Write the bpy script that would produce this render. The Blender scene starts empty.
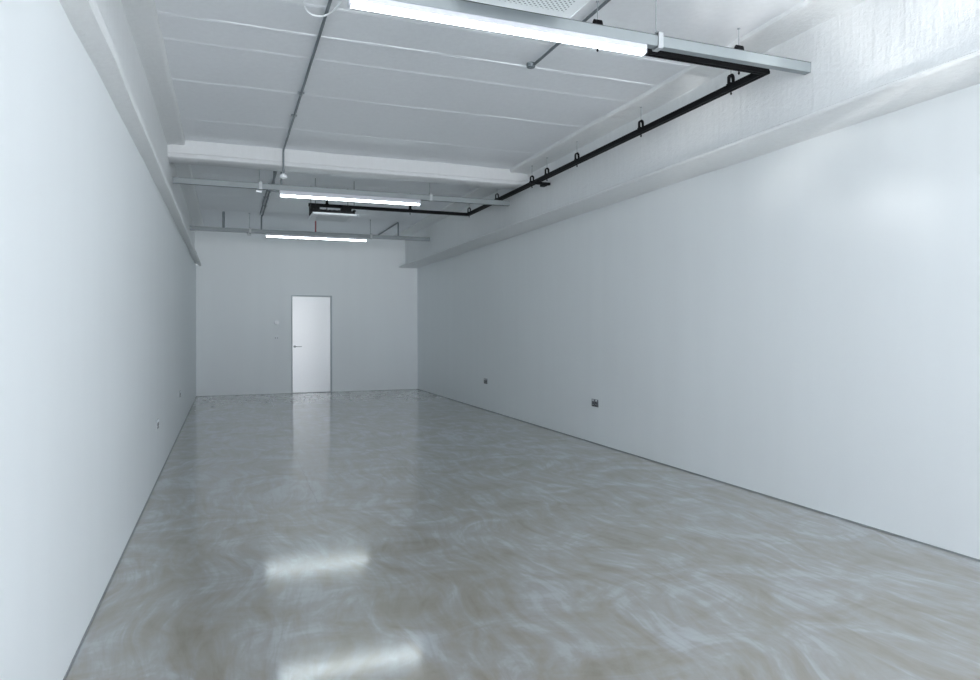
import bpy, bmesh, math, random
from mathutils import Vector, Matrix, noise
random.seed(4)
C = bpy.context.scene.collection
R = math.radians
PI = math.pi

# ------------------------------------------------------------------ materials
def mat(name):
    m = bpy.data.materials.new(name); m.use_nodes = True
    nt = m.node_tree; b = nt.nodes['Principled BSDF']
    return m, nt, b
def N(nt, kind, **kw):
    n = nt.nodes.new(kind)
    for k, v in kw.items():
        if k in n.inputs.keys(): n.inputs[k].default_value = v
        else: setattr(n, k, v)
    return n
def simple(name, col, rough=.5, metal=0, spec=.5, bump=0, bscale=60, coat=0):
    m, nt, b = mat(name)
    b.inputs['Base Color'].default_value = (*col, 1)
    b.inputs['Roughness'].default_value = rough
    b.inputs['Metallic'].default_value = metal
    b.inputs['Specular IOR Level'].default_value = spec
    tc = N(nt, 'ShaderNodeTexCoord')
    nz = N(nt, 'ShaderNodeTexNoise', Scale=bscale, Detail=3.0)
    nt.links.new(tc.outputs['Object'], nz.inputs['Vector'])
    # slight, even mottling of the finish
    mx = N(nt, 'ShaderNodeMix', data_type='RGBA')
    mx.inputs[6].default_value = (*[c*.96 for c in col], 1)
    mx.inputs[7].default_value = (*[min(1, c*1.03) for c in col], 1)
    nt.links.new(nz.outputs['Fac'], mx.inputs[0])
    nt.links.new(mx.outputs[2], b.inputs['Base Color'])
    if bump:
        bp = N(nt, 'ShaderNodeBump', Strength=bump, Distance=.01)
        nt.links.new(nz.outputs['Fac'], bp.inputs['Height'])
        nt.links.new(bp.outputs['Normal'], b.inputs['Normal'])
    return m

WALLC = (.805, .838, .855)
def wall_mat():
    m, nt, b = mat('wall_paint')
    tc = N(nt, 'ShaderNodeTexCoord')
    mp = N(nt, 'ShaderNodeMapping'); mp.inputs['Scale'].default_value = (3, 3, .25)
    nt.links.new(tc.outputs['Object'], mp.inputs['Vector'])
    nz = N(nt, 'ShaderNodeTexNoise', Scale=1.4, Detail=3.0)
    nt.links.new(mp.outputs['Vector'], nz.inputs['Vector'])
    mx = N(nt, 'ShaderNodeMix', data_type='RGBA')
    mx.inputs[6].default_value = (*[c*.975 for c in WALLC], 1)
    mx.inputs[7].default_value = (*[c*1.02 for c in WALLC], 1)
    nt.links.new(nz.outputs['Fac'], mx.inputs[0])
    nt.links.new(mx.outputs[2], b.inputs['Base Color'])
    b.inputs['Roughness'].default_value = .6
    b.inputs['Specular IOR Level'].default_value = .3
    n2 = N(nt, 'ShaderNodeTexNoise', Scale=160.0, Detail=2.0)
    nt.links.new(tc.outputs['Object'], n2.inputs['Vector'])
    bp = N(nt, 'ShaderNodeBump', Strength=.06, Distance=.004)
    nt.links.new(n2.outputs['Fac'], bp.inputs['Height'])
    nt.links.new(bp.outputs['Normal'], b.inputs['Normal'])
    return m
def plaster_mat(name, col, k=1.0):
    # rough painted concrete: drips and pits
    m, nt, b = mat(name)
    tc = N(nt, 'ShaderNodeTexCoord')
    n1 = N(nt, 'ShaderNodeTexNoise', Scale=30.0, Detail=6.0, Roughness=.7)
    nt.links.new(tc.outputs['Object'], n1.inputs['Vector'])
    mp = N(nt, 'ShaderNodeMapping'); mp.inputs['Scale'].default_value = (9, 9, 1.2)
    nt.links.new(tc.outputs['Object'], mp.inputs['Vector'])
    n2 = N(nt, 'ShaderNodeTexNoise', Scale=2.5, Detail=3.0)
    nt.links.new(mp.outputs['Vector'], n2.inputs['Vector'])
    ad = N(nt, 'ShaderNodeMath', operation='ADD')
    nt.links.new(n1.outputs['Fac'], ad.inputs[0]); nt.links.new(n2.outputs['Fac'], ad.inputs[1])
    mx = N(nt, 'ShaderNodeMix', data_type='RGBA')
    mx.inputs[6].default_value = (*[c*.90 for c in col], 1)
    mx.inputs[7].default_value = (*[c*1.06 for c in col], 1)
    ml = N(nt, 'ShaderNodeMath', operation='MULTIPLY'); ml.inputs[1].default_value = .5
    nt.links.new(ad.outputs[0], ml.inputs[0])
    nt.links.new(ml.outputs[0], mx.inputs[0])
    nt.links.new(mx.outputs[2], b.inputs['Base Color'])
    b.inputs['Roughness'].default_value = .55
    b.inputs['Specular IOR Level'].default_value = .35
    bp = N(nt, 'ShaderNodeBump', Strength=.42*k, Distance=.012)
    nt.links.new(ad.outputs[0], bp.inputs['Height'])
    nt.links.new(bp.outputs['Normal'], b.inputs['Normal'])
    return m
def floor_mat():
    m, nt, b = mat('polished_concrete')
    L = nt.links.new
    tc = N(nt, 'ShaderNodeTexCoord')
    # large, swirling warp of the coordinates (trowel sweeps)
    wn = N(nt, 'ShaderNodeTexNoise', Scale=.55, Detail=2.0)
    L(tc.outputs['Object'], wn.inputs['Vector'])
    sub = N(nt, 'ShaderNodeVectorMath', operation='SUBTRACT'); sub.inputs[1].default_value = (.5, .5, .5)
    L(wn.outputs['Color'], sub.inputs[0])
    sc = N(nt, 'ShaderNodeVectorMath', operation='SCALE'); sc.inputs['Scale'].default_value = .9
    L(sub.outputs[0], sc.inputs[0])
    ad = N(nt, 'ShaderNodeVectorMath', operation='ADD')
    L(tc.outputs['Object'], ad.inputs[0]); L(sc.outputs[0], ad.inputs[1])
    mp = N(nt, 'ShaderNodeMapping'); mp.inputs['Rotation'].default_value = (0, 0, R(4)); mp.inputs['Scale'].default_value = (6.0, 1.25, 1)
    L(ad.outputs[0], mp.inputs['Vector'])
    streak = N(nt, 'ShaderNodeTexNoise', Scale=1.7, Detail=5.0, Roughness=.58, Distortion=.9)
    L(mp.outputs['Vector'], streak.inputs['Vector'])
    # patch mask: brown areas against blue-grey ones
    patch = N(nt, 'ShaderNodeTexNoise', Scale=1.9, Detail=4.0, Roughness=.6, Distortion=1.6)
    L(ad.outputs[0], patch.inputs['Vector'])
    fine = N(nt, 'ShaderNodeTexNoise', Scale=9.0, Detail=6.0, Roughness=.7)
    L(tc.outputs['Object'], fine.inputs['Vector'])
    s1 = N(nt, 'ShaderNodeMath', operation='MULTIPLY_ADD'); s1.inputs[1].default_value = .45
    L(streak.outputs['Fac'], s1.inputs[0]); 
    s2 = N(nt, 'ShaderNodeMath', operation='MULTIPLY'); s2.inputs[1].default_value = .55
    L(patch.outputs['Fac'], s2.inputs[0]); L(s2.outputs[0], s1.inputs[2])
    s3 = N(nt, 'ShaderNodeMath', operation='MULTIPLY_ADD'); s3.inputs[1].default_value = .14
    L(fine.outputs['Fac'], s3.inputs[0]); L(s1.outputs[0], s3.inputs[2])
    cr = N(nt, 'ShaderNodeValToRGB')
    el = cr.color_ramp.elements
    el[0].position = .41; el[0].color = (.205, .180, .142, 1)
    el[1].position = .72; el[1].color = (.375, .39, .41, 1)
    for p, c in ((.53, (.262, .245, .214)), (.575, (.280, .272, .255)), (.61, (.297, .295, .288)), (.655, (.345, .352, .358))):
        e = el.new(p); e.color = (*c, 1)
    L(s3.outputs[0], cr.inputs['Fac'])
    # thin grey arcs left by the trowel
    wv = N(nt, 'ShaderNodeTexWave', Scale=.9, Distortion=9.0, Detail=3.0)
    wv.inputs['Detail Scale'].default_value = .8
    L(mp.outputs['Vector'], wv.inputs['Vector'])
    wr = N(nt, 'ShaderNodeMapRange'); wr.inputs[1].default_value = .0; wr.inputs[2].default_value = .16
    wr.inputs[3].default_value = .22; wr.inputs[4].default_value = 0.0
    L(wv.outputs['Fac'], wr.inputs[0])
    mx = N(nt, 'ShaderNodeMix', data_type='RGBA')
    L(wr.outputs[0], mx.inputs[0]); L(cr.outputs['Color'], mx.inputs[6]); mx.inputs[7].default_value = (.235, .228, .212, 1)
    # two saw-cut joints
    sep = N(nt, 'ShaderNodeSeparateXYZ'); L(tc.outputs['Object'], sep.inputs[0])
    prev = mx.outputs[2]
    for (x0, y0, x1, y1) in ((2.04, 14.5, 1.50, 5.0), (.75, 12.6, .64, 5.6)):
        dx = (x1-x0)/(y1-y0)
        t = N(nt, 'ShaderNodeMath', operation='MULTIPLY_ADD'); t.inputs[1].default_value = -dx; t.inputs[2].default_value = -(x0-dx*y0)
        L(sep.outputs['Y'], t.inputs[0])
        a = N(nt, 'ShaderNodeMath', operation='ADD'); L(t.outputs[0], a.inputs[0]); L(sep.outputs['X'], a.inputs[1])
        wob = N(nt, 'ShaderNodeMath', operation='MULTIPLY_ADD'); wob.inputs[1].default_value = .06; L(fine.outputs['Fac'], wob.inputs[0]); L(a.outputs[0], wob.inputs[2])
        s = N(nt, 'ShaderNodeMath', operation='SUBTRACT'); s.inputs[1].default_value = .03; L(wob.outputs[0], s.inputs[0])
        ab = N(nt, 'ShaderNodeMath', operation='ABSOLUTE'); L(s.outputs[0], ab.inputs[0])
        lt = N(nt, 'ShaderNodeMath', operation='LESS_THAN'); lt.inputs[1].default_value = .004; L(ab.outputs[0], lt.inputs[0])
        ml = N(nt, 'ShaderNodeMath', operation='MULTIPLY'); ml.inputs[1].default_value = .35
        gt = N(nt, 'ShaderNodeMath', operation='GREATER_THAN'); gt.inputs[1].default_value = 5.3; L(sep.outputs['Y'], gt.inputs[0])
        mg = N(nt, 'ShaderNodeMath', operation='MULTIPLY'); L(lt.outputs[0], mg.inputs[0]); L(gt.outputs[0], mg.inputs[1]); L(mg.outputs[0], ml.inputs[0])
        m2 = N(nt, 'ShaderNodeMix', data_type='RGBA'); L(ml.outputs[0], m2.inputs[0]); L(prev, m2.inputs[6]); m2.inputs[7].default_value = (.08, .08, .08, 1)
        prev = m2.outputs[2]
    L(prev, b.inputs['Base Color'])
    rr = N(nt, 'ShaderNodeMapRange'); rr.inputs[3].default_value = .11; rr.inputs[4].default_value = .15
    L(fine.outputs['Fac'], rr.inputs[0]); b.inputs['Roughness'].default_value = .33
    b.inputs['IOR'].default_value = 1.5; b.inputs['Coat Weight'].default_value = 1.0; b.inputs['Coat IOR'].default_value = 1.85; b.inputs['Coat Roughness'].default_value = .105
    bp = N(nt, 'ShaderNodeBump', Strength=.004, Distance=.02)
    bn = N(nt, 'ShaderNodeTexNoise', Scale=14.0, Detail=2.0); L(tc.outputs['Object'], bn.inputs['Vector'])
    L(bn.outputs['Fac'], bp.inputs['Height']); L(bp.outputs['Normal'], b.inputs['Normal'])
    return m
M = dict(
    wall=wall_mat(),
    web=plaster_mat('painted_concrete', (.81, .83, .84)),
    beam=plaster_mat('painted_beam', (.64, .66, .675), .6),
    ceil=plaster_mat('painted_soffit', (.87, .895, .925), .25),
    floor=floor_mat(),
    door=simple('door_gloss_paint', (.88, .90, .92), .22, spec=.95),
    frame=simple('door_frame_paint', (.46, .51, .54), .5),
    steel=simple('galvanised_steel', (.28, .315, .33), .5, metal=.15, bscale=30),
    pipe=simple('conduit_steel', (.20, .23, .25), .45, metal=.4, bscale=30),
    rim=simple('dark_rim', (.06, .07, .075), .6),
    bracket=simple('bracket_zinc', (.48, .51, .53), .45, metal=.2),
    wire=simple('hanger_rod_steel', (.33, .36, .38), .4, metal=.5),
    black=simple('black_powder_coat', (.003, .0035, .005), .6, spec=.2),
    white=simple('white_plastic', (.80, .83, .86), .4),
    house=simple('lamp_housing_white', (.56, .58, .64), .35),
    chrome=simple('brushed_steel', (.42, .44, .46), .32, metal=.9),
    sockplate=simple('socket_steel', (.19, .20, .22), .35, metal=.4),
    sockdark=simple('socket_insert_black', (.02, .022, .026), .5),
    red=simple('red_lacquer', (.42, .12, .14), .5),
    gap=simple('shadow_gap', (.26, .28, .29), .8),
    control=simple('control_white', (.90, .92, .95), .25, spec=.8),
)
def perf_mat():
    m, nt, b = mat('perforated_white_metal')
    b.inputs['Roughness'].default_value = .45
    tc = N(nt, 'ShaderNodeTexCoord')
    mp = N(nt, 'ShaderNodeMapping'); mp.inputs['Rotation'].default_value = (0, 0, R(45))
    mp.inputs['Scale'].default_value = (46, 46, 0)
    nt.links.new(tc.outputs['Object'], mp.inputs['Vector'])
    fr = N(nt, 'ShaderNodeVectorMath', operation='FRACTION'); nt.links.new(mp.outputs['Vector'], fr.inputs[0])
    ds = N(nt, 'ShaderNodeVectorMath', operation='DISTANCE'); ds.inputs[1].default_value = (.5, .5, 0)
    nt.links.new(fr.outputs[0], ds.inputs[0])
    lt = N(nt, 'ShaderNodeMath', operation='LESS_THAN'); lt.inputs[1].default_value = .27
    nt.links.new(ds.outputs['Value'], lt.inputs[0])
    mx = N(nt, 'ShaderNodeMix', data_type='RGBA')
    mx.inputs[6].default_value = (.80, .84, .86, 1); mx.inputs[7].default_value = (.22, .25, .27, 1)
    nt.links.new(lt.outputs[0], mx.inputs[0]); nt.links.new(mx.outputs[2], b.inputs['Base Color'])
    return m
M['perf'] = perf_mat()
def emit(name, col, s):
    m, nt, b = mat(name)
    b.inputs['Base Color'].default_value = (.9, .9, .9, 1)
    b.inputs['Emission Color'].default_value = (*col, 1)
    b.inputs['Emission Strength'].default_value = s
    return m
M['glow'] = emit('lamp_diffuser', (.84, .965, 1.0), 6.6)

# ------------------------------------------------------------------ helpers
def box(bm, a, b, bev=0):
    ge = bmesh.ops.create_cube(bm, size=1)
    vs = ge['verts']
    for v in vs:
        v.co = Vector([(a[i]+b[i])/2 + v.co[i]*(b[i]-a[i]) for i in range(3)])
    if bev:
        es = list({e for v in vs for e in v.link_edges})
        bmesh.ops.bevel(bm, geom=es, offset=bev, segments=2, affect='EDGES', profile=.5)
    return bm
def tube(bm, pts, r, n=12, closed=False):
    pts = [Vector(p) for p in pts]
    rings = []
    K = len(pts)
    up = None
    for i, p in enumerate(pts):
        if closed: t = (pts[(i+1) % K]-pts[i-1]).normalized()
        else: t = (pts[min(i+1, K-1)]-pts[max(i-1, 0)]).normalized()
        if up is None:
            up = t.orthogonal().normalized()
        else:
            up = (up - t*up.dot(t)); up = up.normalized() if up.length > 1e-6 else t.orthogonal().normalized()
        w = t.cross(up)
        rings.append([bm.verts.new(p + (up*math.cos(2*PI*k/n)+w*math.sin(2*PI*k/n))*r) for k in range(n)])
    rr = range(K if closed else K-1)
    for i in rr:
        A, B = rings[i], rings[(i+1) % K]
        for k in range(n):
            bm.faces.new((A[k], A[(k+1) % n], B[(k+1) % n], B[k]))
    if not closed:
        bm.faces.new(rings[0][::-1]); bm.faces.new(rings[-1])
    return bm
def bend(a, c, b, r, n=7):
    """points of a rounded corner at c between a and b"""
    a, b, c = Vector(a), Vector(b), Vector(c)
    p = c+(a-c).normalized()*r; q = c+(b-c).normalized()*r
    return [p.lerp(c, t).lerp(c.lerp(q, t), t) for t in [i/n for i in range(n+1)]]
def prism(bm, prof, x0, x1, axis='Y', seg=1, wob=0, ws=1.2, shift=None):
    """extrude a profile (u,z) along an axis; optional hand-finished wobble"""
    rings = []
    for i in range(seg+1):
        s = x0+(x1-x0)*i/seg
        ring = []
        for (u, z) in prof:
            if shift: z = z+shift(u, z, s)
            d = Vector((0, 0, 0))
            if wob:
                q = Vector((u*2, s*ws, z*2)); d = Vector((noise.noise(q), noise.noise(q+Vector((9, 3, 1))), 0))*wob
                q2 = q*5; d += Vector((noise.noise(q2), noise.noise(q2+Vector((9, 3, 1))), 0))*wob*.3
            uu, zz = u+d.x, z+d.y
            ring.append(bm.verts.new((uu, s, zz) if axis == 'Y' else (s, uu, zz)))
        rings.append(ring)
    n = len(prof)
    for i in range(seg):
        A, B = rings[i], rings[i+1]
        for k in range(n):
            bm.faces.new((A[k], A[(k+1) % n], B[(k+1) % n], B[k]))
    bm.faces.new(rings[0]); bm.faces.new(rings[-1][::-1])
    return bm
def lathe(bm, prof, c, n=24, axis='Z'):
    rings = []
    for (r, h) in prof:
        ring = []
        for k in range(n):
            a = 2*PI*k/n; p = (r*math.cos(a), r*math.sin(a), h)
            if axis == 'Y': p = (p[0], h, p[1])
            if axis == 'X': p = (h, p[0], p[1])
            ring.append(bm.verts.new(Vector(c)+Vector(p)))
        rings.append(ring)
    for A, B in zip(rings, rings[1:]):
        for k in range(n): bm.faces.new((A[k], A[(k+1) % n], B[(k+1) % n], B[k]))
    bm.faces.new(rings[0][::-1]); bm.faces.new(rings[-1])
    return bm
def obj(name, bm, m, parent=None, smooth=False, origin=None):
    bmesh.ops.recalc_face_normals(bm, faces=bm.faces[:])
    me = bpy.data.meshes.new(name); 
    off = Vector((0, 0, 0))
    if parent is not None: off = parent.matrix_world.translation if parent.parent is None else Vector(parent.get('_o', (0, 0, 0)))
    o = bpy.data.objects.new(name, me); C.objects.link(o)
    if parent is not None:
        root = parent
        while root.parent is not None: root = root.parent
        bmesh.ops.translate(bm, verts=bm.verts[:], vec=-Vector(root.location))
        o.parent = parent
    elif origin is not None:
        bmesh.ops.translate(bm, verts=bm.verts[:], vec=-Vector(origin)); o.location = origin
    bm.to_mesh(me); bm.free()
    me.materials.append(M[m])
    if smooth:
        for p in me.polygons: p.use_smooth = True
        try: me.set_sharp_from_angle(angle=R(40))
        except Exception: pass
    return o
def nb(): return bmesh.new()
def thing(name, label, cat, loc, group=None):
    o = bpy.data.objects.new(name, None); C.objects.link(o)
    o.location = loc; o.empty_display_size = .05
    o['label'] = label; o['category'] = cat
    if group: o['group'] = group
    return o
def tag(o, label, cat, group=None):
    o['label'] = label; o['category'] = cat
    if group: o['group'] = group
    return o
def struct(name, bm, m, parent=None, smooth=False, label=None):
    o = obj(name, bm, m, parent, smooth); o['kind'] = 'structure'
    if label: o['label'] = label
    return o
def dup(root, loc, label=None):
    r = root.copy(); C.objects.link(r); r.location = loc
    if label: r['label'] = label
    for ch in list(root.children):
        c = ch.copy(); C.objects.link(c); c.parent = r
        for g in ch.children:
            d = g.copy(); C.objects.link(d); d.parent = c
    return r

# ------------------------------------------------------------------ the room
XL, XR, YB, Y0 = -.570, 3.942, 14.812, -4.6
ZC = 3.38
WL, WR = -.595, 3.67           # the webs of the side beams
struct('floor', box(nb(), (-1.0, Y0-.6, -.15), (4.4, YB+.3, 0)), 'floor', label='polished grey-brown concrete floor with trowel marks')
struct('wall_left', box(nb(), (XL-.29, Y0, 0), (XL, YB, 2.60)), 'wall', label='smooth white wall on the left')
struct('wall_right', box(nb(), (XR, Y0, 0), (XR+.3, YB, 2.68)), 'wall', label='smooth white wall on the right')
# back wall with the doorway left open
DX0, DX1, DZ = 1.262, 2.068, 2.028
b = nb()
box(b, (XL-.3, YB, 0), (DX0-.012, YB+.25, 3.7)); box(b, (DX1+.012, YB, 0), (XR+.3, YB+.25, 3.7)); box(b, (DX0-.012, YB, DZ+.012), (DX1+.012, YB+.25, 3.7))
struct('wall_back', b, 'wall', label='white end wall with the door')
# front wall: the glazed street side behind the camera
b = nb()
box(b, (-1.0, Y0-.2, 0), (-.40, Y0, 3.5)); box(b, (3.75, Y0-.2, 0), (4.4, Y0, 3.5)); box(b, (-.40, Y0-.2, 3.15), (3.75, Y0, 3.5))
struct('wall_front', b, 'wall')
b = nb()
for x in (-.40, .96, 2.34, 3.70): box(b, (x, Y0-.12, 0), (x+.05, Y0-.07, 3.15))
for z in (0, 3.10): box(b, (-.40, Y0-.12, z), (3.75, Y0-.07, z+.05))
struct('window_1', b, 'steel', label='tall steel-framed shopfront window')

# ceiling with plank joints
prof = [(Y0, ZC)]
for y, h, w in ((.3, .003, .010), (1.7, .003, .010), (3.1, .003, .010), (4.50, .004, .012), (4.96, .008, .014), (5.385, .003, .010), (6.225, .005, .012), (7.35, .005, .012), (9.9, .004, .012), (11.3, .004, .012), (12.7, .004, .012)):
    prof += [(y-w, ZC), (y-w*.5, ZC-h), (y+w*.5, ZC-h), (y+w, ZC), (y+w+.004, ZC+.006), (y+w+.010, ZC)]
prof += [(YB, ZC), (YB, ZC+.25), (Y0, ZC+.25)]
b = nb()
seg = 60
rings = []
for i in range(seg+1):
    x = -.9+(5.2)*i/seg
    ring = []
    for (y, z) in prof:
        dz = 0
        if z < ZC: dz = (.55+.9*noise.noise(Vector((x*2.2, y*3, 0))))*(ZC-z); z = ZC-max(.0, dz)
        ring.append(b.verts.new((x, y+.012*noise.noise(Vector((x*.9, y, 4)))*(ZC+.1 > z), z)))
    rings.append(ring)
n = len(prof)
for i in range(seg):
    for k in range(n): b.faces.new((rings[i][k], rings[i][(k+1) % n], rings[i+1][(k+1) % n], rings[i+1][k]))
b.faces.new(rings[0]); b.faces.new(rings[-1][::-1])
struct('ceiling', b, 'ceil', label='painted concrete plank ceiling')

# side beams with their flanges
pl = [(-.87, 2.58), (-.575, 2.58), (-.50, 2.565), (-.482, 2.569), (-.475, 2.583), (-.477, 2.612), (-.49, 2.625), (-.56, 2.64), (WL, 2.66), (WL, 3.00), (WL, 3.312), (-.55, 3.32), (-.445, 3.32), (-.428, 3.328), (-.42, 3.345), (-.42, 3.379), (-.87, 3.379)]
def tilt(u, z, s):
    if z > 2.62: return 0
    k = min(1, max(0, (s-3.2)/11.6))
    return (-.075+.115*k**.6)*(1 if u < -.52 else .4)
struct('trim_1', prism(nb(), pl, Y0, YB, seg=260, wob=.007, ws=1.5, shift=tilt), 'web', smooth=True, label='rough painted concrete beam and flange along the left wall')
pr = [(4.24, 2.68), (3.75, 2.68), (3.56, 2.68), (3.538, 2.683), (3.53, 2.692), (3.534, 2.706), (3.55, 2.715), (3.63, 2.73), (3.66, 2.745), (WR, 2.79), (WR, 3.06), (WR, 3.325), (3.60, 3.335), (3.425, 3.335), (3.41, 3.347), (3.41, 3.379), (4.24, 3.379)]
struct('trim_2', prism(nb(), pr, Y0, YB, seg=260, wob=.006, ws=1.5), 'web', smooth=True, label='rough painted concrete beam and flange along the right wall')
# cross beam
pb = [(8.19, ZC), (8.185, 3.28), (8.192, 3.235), (8.20, 3.232), (8.192, 3.226), (8.19, 3.19), (8.205, 3.178), (8.35, 3.175), (8.46, 3.178), (8.48, 3.20), (8.48, ZC)]
struct('trim_3', prism(nb(), pb, WL-.01, WR+.01, axis='X', seg=90, wob=.006, ws=1.6), 'beam', smooth=True, label='painted concrete beam crossing the ceiling')
# thin dark strips, shadow gap at the wall feet put in as colour
struct('base_shadow_right', box(nb(), (XR-.004, Y0, 0), (XR, YB, .009)), 'gap')
struct('base_shadow_left', box(nb(), (XL, Y0, 0), (XL+.004, YB, .010)), 'gap')
b = nb(); box(b, (XL, YB-.004, 0), (DX0-.012, YB, .004)); box(b, (DX1+.012, YB-.004, 0), (XR, YB, .004))
struct('base_shadow_back', b, 'gap')

# door
d = bpy.data.objects.new('door_1', None); C.objects.link(d); d.location = ((DX0+DX1)/2, YB, 0); d['kind'] = 'structure'; d['label'] = 'plain white flush door in the end wall'
obj('door_leaf', box(nb(), (DX0+.008, YB+.004, .010), (DX1-.020, YB+.048, DZ-.012), .002), 'door', d)
b = nb()
box(b, (DX0-.012, YB-.004, 0), (DX0+.004, YB+.10, DZ+.012)); box(b, (DX1-.014, YB-.004, 0), (DX1+.012, YB+.10, DZ+.012)); box(b, (DX0+.004, YB-.004, DZ-.006), (DX1-.014, YB+.10, DZ+.012))
obj('door_frame', b, 'frame', d)
obj('threshold', box(nb(), (DX0+.004, YB-.002, 0), (DX1-.014, YB+.2, .006)), 'gap', d)
b = nb()
lathe(b, [(.026, 0), (.026, -.008), (.022, -.011)], (1.318, YB+.004, .972), axis='Y')
tube(b, [(1.318, YB-.006, .972), (1.318, YB-.035, .972)], .010)
tube(b, bend((1.318, YB-.01, .972), (1.318, YB-.05, .972), (1.45, YB-.05, .972), .02)+[(1.455, YB-.05, .972)], .010)
obj('door_handle', b, 'chrome', d, smooth=True)
# room behind the door leaf is never seen; close it
struct('wall_behind_door', box(nb(), (DX0-.1, YB+.25, 0), (DX1+.1, YB+.3, 2.2)), 'wall')

# ------------------------------------------------------------------ cable channels (lit bars)
def channel(y, label, left_hanger, right_hanger):
    t = thing('cable_channel', label, 'cable channel', (WL, y, 3.03), 'steel cable channels across the ceiling')
    zb, zt, h = 3.030, 3.094, .026
    # U-shaped channel, open to the top, wall thickness 2.5 mm, small returned lips
    prof = [(-h, zb), (h, zb), (h, zt), (h-.010, zt), (h-.010, zt-.003), (h-.003, zt-.003), (h-.003, zb+.003), (-h+.003, zb+.003), (-h+.003, zt-.003), (-h+.010, zt-.003), (-h+.010, zt), (-h, zt)]
    prof = [(y+u, z) for u, z in prof]
    obj('channel_body', prism(nb(), prof, WL+.004, WR-.002, axis='X'), 'steel', t)
    obj('channel_rim', box(nb(), (WL+.004, y-h-.0015, zt+.0002), (WR-.004, y+h+.0015, zt+.0035)), 'rim', t)  # thin dark strip along the top edge of the channel
    for x in (left_hanger, right_hanger):
        b = nb()
        w = .034
        pr = [(-h-.010, zt+.02), (-h-.010, zb-.002), (-h-.004, zb-.012), (h+.004, zb-.012), (h+.010, zb-.002), (h+.010, zt+.02), (h+.004, zt+.02), (h+.004, zb), (h-.002, zb-.007), (-h+.002, zb-.007), (-h-.004, zb), (-h-.004, zt+.02)]
        prism(b, [(y+u, z) for u, z in pr], x-w/2, x+w/2, axis='X')
        box(b, (x-w/2, y-h-.010, zt+.018), (x+w/2, y+h+.010, zt+.022))
        br = obj('hanger_bracket', b, 'bracket', t)
        b = nb(); tube(b, [(x-.012, y, zt+.018), (x-.012, y, ZC)], .0035, 8)
        lathe(b, [(.009, 0), (.009, .008)], (x-.012, y, zt+.022), 6); lathe(b, [(.012, 0), (.012, -.012)], (x-.012, y, ZC), 8)
        obj('hanger_rod', b, 'wire', t, smooth=True)
    return t
BY = (3.570, 8.840, 12.860)
ch = channel(BY[0], 'wide grey steel cable channel nearest the camera, across the top', .385, 2.470)
channel(BY[1], 'grey steel cable channel just behind the cross beam', .385, 2.535)
channel(BY[2], 'farthest grey steel cable channel, in front of the end wall', .385, 2.530)

# ------------------------------------------------------------------ strip lights under the channels
def strip_light(y, label, x0, x1, dz=0):
    t = thing('strip_light', label, 'strip light', (x0, y, 3.030), 'strip lights under the cable channels')
    h = .030
    prof = [(-h, 2.993+dz), (-h, 3.024), (-h+.006, 3.0298), (h-.006, 3.0298), (h, 3.024), (h, 2.993+dz)]
    obj('housing', prism(nb(), [(y+u, z) for u, z in prof], x0, x1, axis='X'), 'house', t)
    dp = [(h-.004, 2.993+dz), (-h+.004, 2.993+dz)]
    for k in range(9):
        a = PI+PI*k/8; dp.append((math.cos(a)*(h-.004), 2.986+dz+math.sin(a)*.017))
    obj('diffuser', prism(nb(), [(y+u, z) for u, z in dp], x0+.012, x1-.012, axis='X'), 'glow', t)
    for x in (x0, x1-.012):
        q = [(h, 2.9929+dz), (-h, 2.9929+dz)]+[(math.cos(PI+PI*k/8)*h, 2.987+dz+math.sin(PI+PI*k/8)*.019) for k in range(9)]
        obj('end_cap', prism(nb(), [(y+u, z) for u, z in q], x, x+.012, axis='X'), 'house', t)
    return t
LX = (.618, 2.420)
strip_light(BY[0], 'large lit white strip light nearest the camera', .587, 2.374)
strip_light(BY[1], 'lit strip light directly above the far hanging unit', .606, 2.392, -.016)
strip_light(BY[2], 'farthest lit strip light, in front of the end wall', .650, 2.445)

# ------------------------------------------------------------------ black track
TX, TN, TF, TL = 3.53, 3.815, 10.185, 1.10
t = thing('ceiling_track', 'black U-shaped ceiling track hung on clips along the right beam', 'track', (TX, 7.0, 3.093))
def track_prof(c):
    # twin-rail section with a groove in the side and slot below
    return [(c-.022, 3.093), (c-.006, 3.093), (c-.006, 3.108), (c+.006, 3.105), (c+.006, 3.093), (c+.022, 3.093), (c+.022, 3.113), (c+.016, 3.116), (c+.016, 3.123), (c+.022, 3.126), (c+.022, 3.138), (c-.022, 3.138), (c-.022, 3.126), (c-.016, 3.123), (c-.016, 3.116), (c-.022, 3.113)]
obj('side_rail', prism(nb(), track_prof(TX), TN-.022, TF+.022), 'black', t)
obj('near_rail', prism(nb(), track_prof(TN), TL, TX-.022, axis='X'), 'black', t)
obj('far_rail', prism(nb(), track_prof(TF), TL, TX-.022, axis='X'), 'black', t)
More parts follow.
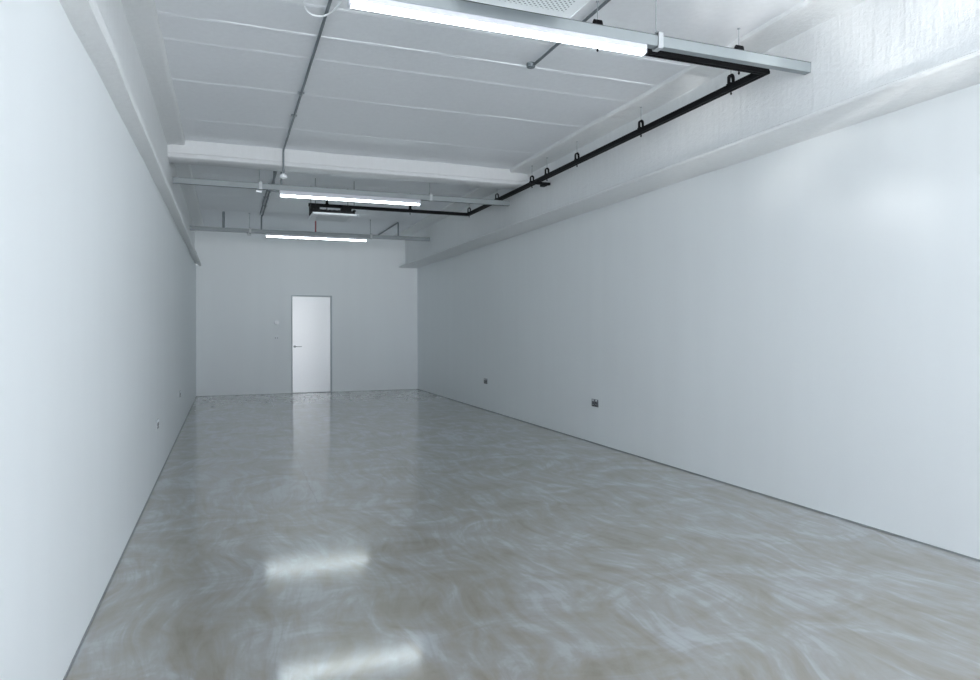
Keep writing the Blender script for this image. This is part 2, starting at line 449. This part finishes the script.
def clip(x, y, along='Y', H=1.0, w=.028):
    b = nb()
    # band loop standing over the rail
    pts = []
    for k in range(15):
        a = PI*k/14; pts.append((math.cos(a)*.024, .046+math.sin(a)*.024))
    pts = [(.024, 0)]+pts+[(-.024, 0)]
    outer = pts; inner = [(u*.62, max(0.0, z*.86)) for u, z in pts]
    ringp = [(u, z) for u, z in outer]+[(u, z) for u, z in inner[::-1]]
    if along == 'Y':
        prism(b, [(x+u, 3.132+z*1.2*H) for u, z in ringp], y-w/2, y+w/2, axis='Y')
    else:
        prism(b, [(y+u, 3.132+z*1.2*H) for u, z in ringp], x-w/2, x+w/2, axis='X')
    box(b, (x-.025, y-.025, 3.130), (x+.025, y+.025, 3.146), .002)
    c = obj('track_clip', b, 'black', t)
    b = nb(); tube(b, [(x, y, 3.132+.084*H), (x, y, 3.337 if (x > 3.40) else ZC)], .0028, 8)
    lathe(b, [(.010, 0), (.010, -.006)], (x, y, 3.337 if x > 3.40 else ZC), 8)
    obj('suspension_rod', b, 'wire', t)
    b = nb(); tube(b, [(x, y, 3.06), (x, y, 3.10)], .004, 8); lathe(b, [(.008, 0), (.008, .010)], (x, y, 3.066), 6)
    obj('track_bolt', b, 'black', t)
for y in (4.166, 5.365, 6.593, 7.338, 7.765, 8.946, 10.13): clip(TX, y)
for x in (2.19, 3.30): clip(x, TN, 'X', 1.55, .052)
for x in (2.60, 1.36): clip(x, TF, 'X')
b = nb(); box(b, (3.40, 7.53, 3.062), (WR, 7.57, 3.092), .003); box(b, (3.56, 7.50, 3.045), (3.62, 7.60, 3.075), .003); tube(b, [(3.50, 7.55, 3.08), (3.50, 7.55, 3.11)], .01)
obj('wall_arm', b, 'black', t)

# ------------------------------------------------------------------ hanging units with perforated underside
UX0, UX1 = 1.168, 1.775
def unit(y0, label, dx=0, dz=0):
    y1 = y0+.63
    ux0, ux1 = UX0+dx, UX1+dx
    t = thing('hanging_unit', label, 'ceiling unit', ((ux0+ux1)/2, (y0+y1)/2, 3.01+dz), 'square hanging units')
    cx, cy = (ux0+ux1)/2, (y0+y1)/2
    b = nb()
    # shallow tray with sloping sides
    z0, z1 = 3.008+dz, 3.034+dz
    vs = []
    for z, i in ((z0, .022), (z0+.010, .006), (z1, 0)):
        vs.append([b.verts.new(p) for p in ((ux0+i, y0+i, z), (ux1-i, y0+i, z), (ux1-i, y1-i, z), (ux0+i, y1-i, z))])
    for A, B in zip(vs, vs[1:]):
        for k in range(4): b.faces.new((A[k], A[(k+1) % 4], B[(k+1) % 4], B[k]))
    b.faces.new(vs[0][::-1]); b.faces.new(vs[-1])
    obj('panel_frame', b, 'white', t)
    obj('perforated_grille', box(nb(), (ux0+.085, y0+.085, z0-.0025), (ux1-.085, y1-.085, z0+.004)), 'perf', t)
    b = nb(); box(b, (ux0+.03, y0+.03, z1), (ux1-.03, y1-.03, z1+.045), .004)
    for k in range(7): box(b, (ux0+.10+k*.06, y0+.022, z1+.009), (ux0+.13+k*.06, y0+.03, 3.08+dz))
    obj('upper_body', b, 'black', t)
    for x in ((ux0+.02, ux1-.14) if dz else ()):
        obj('mount_bracket', box(nb(), (x, y1-.26, z1+.044), (x+.12, TF+.02, 3.0935), .003), 'black', t)
    for x in (ux0+.04, ux1-.04):
        for y in (y0+.05, y1-.05):
            b = nb(); box(b, (x-.022, y-.022, z1+.044), (x+.022, y+.022, z1+.060), .002); tube(b, [(x, y, z1+.058), (x, y, ZC)], .0035, 8)
            obj('suspension_rod', b, 'black' if y0 > 5 else 'wire', t)
    obj('clamp_block', box(nb(), (ux0-.03, y0+.02, z1), (ux0+.10, y0+.12, z1+.045), .004), 'black', t)
    return t
unit(9.56, 'small white square unit hanging below the middle strip light', -.080, -.122)
unit(2.755, 'white perforated square unit at the top edge, beside the nearest channel')

# ------------------------------------------------------------------ conduits
def conduit(name, pts, label, r=.010, saddles=(), m='pipe', box_at=None):
    t = thing(name, label, 'conduit', pts[0])
    P = [Vector(pts[0])]
    for i in range(1, len(pts)-1): P += bend(pts[i-1], pts[i], pts[i+1], .035)
    P.append(Vector(pts[-1]))
    # split long runs so the tube stays clean
    obj('conduit_pipe', tube(nb(), P, r, 12), m, t, smooth=True)
    for (x, y, z) in saddles:
        b = nb(); box(b, (x-.028, y-.010, z+r-.004), (x+.028, y+.010, z+r+.010), .001)
        pts2 = [(x+math.cos(PI+PI*k/8)*(r+.004), z+math.sin(PI+PI*k/8)*(r+.004)) for k in range(9)]
        pts3 = [(x+math.cos(PI+PI*k/8)*(r+.001), z+math.sin(PI+PI*k/8)*(r+.001)) for k in range(9)][::-1]
        prism(b, pts2+pts3, y-.009, y+.009)
        obj('saddle_clip', b, 'wire', t)
    return t
zc = ZC-.022
c1 = conduit('conduit', [(.605, Y0+.02, zc), (.605, 8.163, zc), (.605, 8.163, 3.09)], 'long thin grey conduit running along the ceiling and down the cross beam', .0105,
        saddles=[(.605, y, zc) for y in (1.2, 2.6, 4.05, 6.18, 6.85)])
b = nb(); lathe(b, [(.018, .055), (.034, .040), (.040, .022), (.040, .008), (.030, 0)], (.605, 8.163, 3.035), 24)
tag(obj('smoke_detector', b, 'white', smooth=True, origin=(.605, 8.163, 3.035)), 'small round white detector below the cross beam at the conduit end', 'detector')
conduit('conduit', [(.598, 8.49, zc), (.598, 12.84, zc), (.575, 12.86, zc-.02), (.575, 12.86, 3.1005)], 'thin grey conduit behind the cross beam dropping dropping to the farthest channel', .014,
        saddles=[(.598, y, zc) for y in (9.2, 10.7, 12.0)])
conduit('conduit', [(.545, 8.86, ZC-.002), (.545, 8.86, 3.1005)], 'short upright conduit on the middle channel, left of the strip light', .010)
conduit('conduit', [(.63, 8.84, ZC-.002), (.63, 8.84, 3.1005)], 'upright conduit at the left end of the middle strip light', .010)
conduit('conduit', [(-.052, 12.86, ZC-.002), (-.052, 12.86, 3.1005)], 'thick short upright conduit at the left of the farthest channel', .021)
conduit('conduit', [(3.05, YB-.01, zc), (3.05, 12.86, zc), (3.05, 12.86, 3.1005)], 'bent conduit at the right end of the farthest channel', .013)
c2 = conduit('conduit', [(2.225, Y0+.02, zc), (2.225, 4.86, zc)], 'short grey conduit on the ceiling ending in a round box', .0105, saddles=[(2.225, 1.6, zc), (2.225, 3.2, zc)])
b = nb(); lathe(b, [(.034, ZC-3.347), (.034, .006), (.030, 0)], (2.213, 4.885, 3.345), 24); lathe(b, [(.010, .001), (.010, -.006), (.006, -.008)], (2.213, 4.885, 3.345), 12)
obj('junction_box', b, 'pipe', c2, smooth=True)
tag(obj('hanger_rod', tube(nb(), [(1.514, 12.86, 3.1005), (1.514, 12.86, ZC)], .013, 10), 'red', smooth=True, origin=(1.514, 12.86, 3.1005)), 'thin red rod between ceiling and farthest channel, under the small white unit', 'rod')
# white dome on the ceiling, top edge
b = nb(); lathe(b, [(.055, 0), (.055, -.012), (.045, -.03), (.030, -.042), (.012, -.047)], (1.185, 4.09, ZC), 28)
tag(obj('smoke_detector', b, 'white', smooth=True, origin=(1.185, 4.09, ZC)), 'white domed detector on the ceiling at the top edge', 'detector')
# slack white cable
pts = []
ctrl = [(.40, 4.05, 3.375), (.43, 4.33, 3.35), (.475, 4.49, 3.33), (.555, 4.53, 3.325), (.625, 4.46, 3.33), (.68, 4.27, 3.345), (.76, 3.95, 3.36), (.84, 3.60, 3.375)]
cv = [Vector(c) for c in ctrl]
for i in range(len(cv)-1):
    p0 = cv[max(i-1, 0)]; p1 = cv[i]; p2 = cv[i+1]; p3 = cv[min(i+2, len(cv)-1)]
    for k in range(8):
        s = k/8; pts.append(.5*((2*p1)+(p2-p0)*s+(2*p0-5*p1+4*p2-p3)*s*s+(3*p1-p0-3*p2+p3)*s**3))
pts.append(cv[-1])
tag(obj('cable', tube(nb(), pts, .0065, 8), 'white', smooth=True, origin=ctrl[0]), 'slack white cable looping across the thin conduit at the top edge', 'cable')
conduit('conduit', [(.552, 10.1, zc), (.552, 12.78, zc)], 'second thin conduit beside the one behind the cross beam', .011, saddles=[(.552, 11.2, zc)])
tag(obj('cable', tube(nb(), [(.606, 8.84, 3.012), (.56, 8.84, 3.014), (.50, 8.84, 3.016), (.46, 8.845, 3.028)], .006, 8), 'pipe', smooth=True, origin=(.5, 8.84, 3.016)), 'short dark lead at the left end of the middle strip light', 'cable')
# small connector boxes hanging under the middle and farthest channels
for y, lab in ((BY[1], 'tiny white terminal box under the middle channel, left of its strip light'), (BY[2], 'tiny grey terminal box under the farthest channel, left of its strip light')):
    t = thing('terminal_box', lab, 'terminal box', (.36, y, 2.98))
    obj('box_body', box(nb(), (.33, y-.02, 2.985), (.40, y+.02, 3.012), .004), 'white' if y < 10 else 'bracket', t)
    for x in (.335, .392): obj('box_bolt', tube(nb(), [(x, y-.012, 3.0), (x, y-.012, 3.03)], .005, 8), 'black', t)
    
# ------------------------------------------------------------------ wall sockets and controls
def socket(loc, face, label, w=.146, h=.086, name='wall_socket', light=False):
    x, y, z = loc
    t = thing(name, label, 'socket', loc)
    s = face
    def bx(a0, a1, z0, z1, d0, d1, bev=0): return box(nb(), (min(x+s*d0, x+s*d1), y+a0, z+z0), (max(x+s*d0, x+s*d1), y+a1, z+z1), bev)
    obj('face_plate', bx(-w/2, w/2, -h/2, h/2, 0, .009, .002), 'bracket' if light else 'sockplate', t)
    for k, cy in enumerate((-.036, .036)):
        obj('socket_insert', bx(cy-.026, cy+.026, -.034, .012, .009, .0105), 'sockdark', t)
        obj('rocker_switch', bx(cy-.009, cy+.009, .020, .038, .009, .0135, .001), 'white', t)
        b = nb()
        for (a, q) in ((0, .002), (-.011, -.018), (.011, -.018)):
            box(b, (min(x+s*.0105, x+s*.0115), y+cy+a-.004, z+q-.004), (max(x+s*.0105, x+s*.0115), y+cy+a+.004, z+q+.005))
        obj('pin_slot', b, 'white', t)
    return t
socket((XR, 6.93, .466), -1, 'dark double socket low on the right wall, nearer the camera')
socket((XR, 10.50, .473), -1, 'small dark socket low on the right wall, farther from the camera', w=.146, h=.086)
socket((XL, 6.62, .49), 1, 'grey socket low on the left wall, nearer the camera', light=True)
socket((XL, 9.66, .49), 1, 'faint grey socket low on the left wall, nearer the end wall', light=True)
t = thing('thermostat', 'small round white control on the end wall left of the door', 'thermostat', (.954, YB, 1.472))
b = nb(); lathe(b, [(.052, 0), (.052, -.016), (.044, -.028), (.020, -.032)], (.954, YB, 1.472), 28, 'Y'); obj('control_body', b, 'control', t, smooth=True)
b = nb(); lathe(b, [(.016, -.030), (.016, -.038), (.012, -.040)], (.954, YB, 1.472), 20, 'Y'); obj('control_knob', b, 'control', t, smooth=True)
t = thing('light_switch', 'faint grey switch plate below the round control, left of the door', 'switch', (.953, YB, 1.152))
obj('switch_plate', box(nb(), (.913, YB-.008, 1.112), (.993, YB, 1.192), .002), 'white', t)
for x in (.933, .973): obj('rocker', box(nb(), (x-.010, YB-.013, 1.136), (x+.010, YB-.008, 1.168), .001), 'bracket', t)

# ------------------------------------------------------------------ light
w = bpy.data.worlds.new('overcast_sky'); bpy.context.scene.world = w; w.use_nodes = True
nt = w.node_tree; bg = nt.nodes['Background']
tc = N(nt, 'ShaderNodeTexCoord'); sp = N(nt, 'ShaderNodeSeparateXYZ'); nt.links.new(tc.outputs['Generated'], sp.inputs[0])
rp = N(nt, 'ShaderNodeValToRGB'); mr = N(nt, 'ShaderNodeMapRange'); mr.inputs[1].default_value = -1; mr.inputs[2].default_value = 1
nt.links.new(sp.outputs['Z'], mr.inputs[0]); nt.links.new(mr.outputs[0], rp.inputs[0])
e = rp.color_ramp.elements
e[0].position = .46; e[0].color = (1.80, 1.83, 1.87, 1)
e[1].position = .52; e[1].color = (.78, .805, .865, 1)
nt.links.new(rp.outputs['Color'], bg.inputs['Color']); bg.inputs['Strength'].default_value = 3.4

pd = bpy.data.lights.new('window_portal', 'AREA'); pd.shape = 'RECTANGLE'; pd.size = 4.15; pd.size_y = 3.15; pd.cycles.is_portal = True
po = bpy.data.objects.new('window_portal', pd); C.objects.link(po); po.location = (1.675, Y0-.22, 1.575); po.rotation_euler = (R(90), 0, 0)

# sunlight thrown up by a puddle or car bonnet outside the window
sd = bpy.data.lights.new('reflected_sun', 'SPOT'); sd.energy = 560; sd.color = (1.0, .99, .97); sd.spot_size = R(23); sd.spot_blend = .8; sd.shadow_soft_size = .06
so = bpy.data.objects.new('reflected_sun', sd); C.objects.link(so); so.location = (.7, -4.9, .10)
so.rotation_euler = (Vector((3.72, 2.25, 3.2))-so.location).to_track_quat('-Z', 'Y').to_euler()
sd.use_nodes = True; nt = sd.node_tree; em = nt.nodes['Emission']
tc = N(nt, 'ShaderNodeTexCoord'); nz = N(nt, 'ShaderNodeTexNoise', Scale=11.0, Detail=2.0, Distortion=1.0)
mp = N(nt, 'ShaderNodeMapping'); mp.inputs['Scale'].default_value = (1.6, .8, 1)
nt.links.new(tc.outputs['Normal'], mp.inputs['Vector']); nt.links.new(mp.outputs['Vector'], nz.inputs['Vector'])
m1 = N(nt, 'ShaderNodeMapRange'); m1.inputs[1].default_value = .46; m1.inputs[2].default_value = .60; m1.inputs[3].default_value = .05; m1.inputs[4].default_value = 1.6
nt.links.new(nz.outputs['Fac'], m1.inputs[0]); nt.links.new(m1.outputs[0], em.inputs['Strength'])

# ------------------------------------------------------------------ camera
cd = bpy.data.cameras.new('camera'); cam = bpy.data.objects.new('camera', cd); C.objects.link(cam)
F = 687.705
cd.sensor_fit = 'HORIZONTAL'; cd.sensor_width = 36; cd.lens = F/980*36
cd.shift_y = -(340-330.37)/980
cam.matrix_world = Matrix.Translation((0, 0, 1.3)) @ Matrix.Rotation(-.3653, 4, 'Z') @ Matrix.Rotation(R(90), 4, 'X') @ Matrix.Rotation(-.0018, 4, 'Z')
cd.clip_start = .05; cd.clip_end = 200
sc = bpy.context.scene; sc.camera = cam
sc.view_settings.view_transform = 'Standard'; sc.view_settings.look = 'None'; sc.view_settings.gamma = 1; sc.view_settings.exposure = 1.54
sc.cycles.max_bounces = 14; sc.cycles.diffuse_bounces = 10; sc.cycles.glossy_bounces = 6
sc.cycles.use_denoising = True; sc.cycles.sample_clamp_indirect = 6
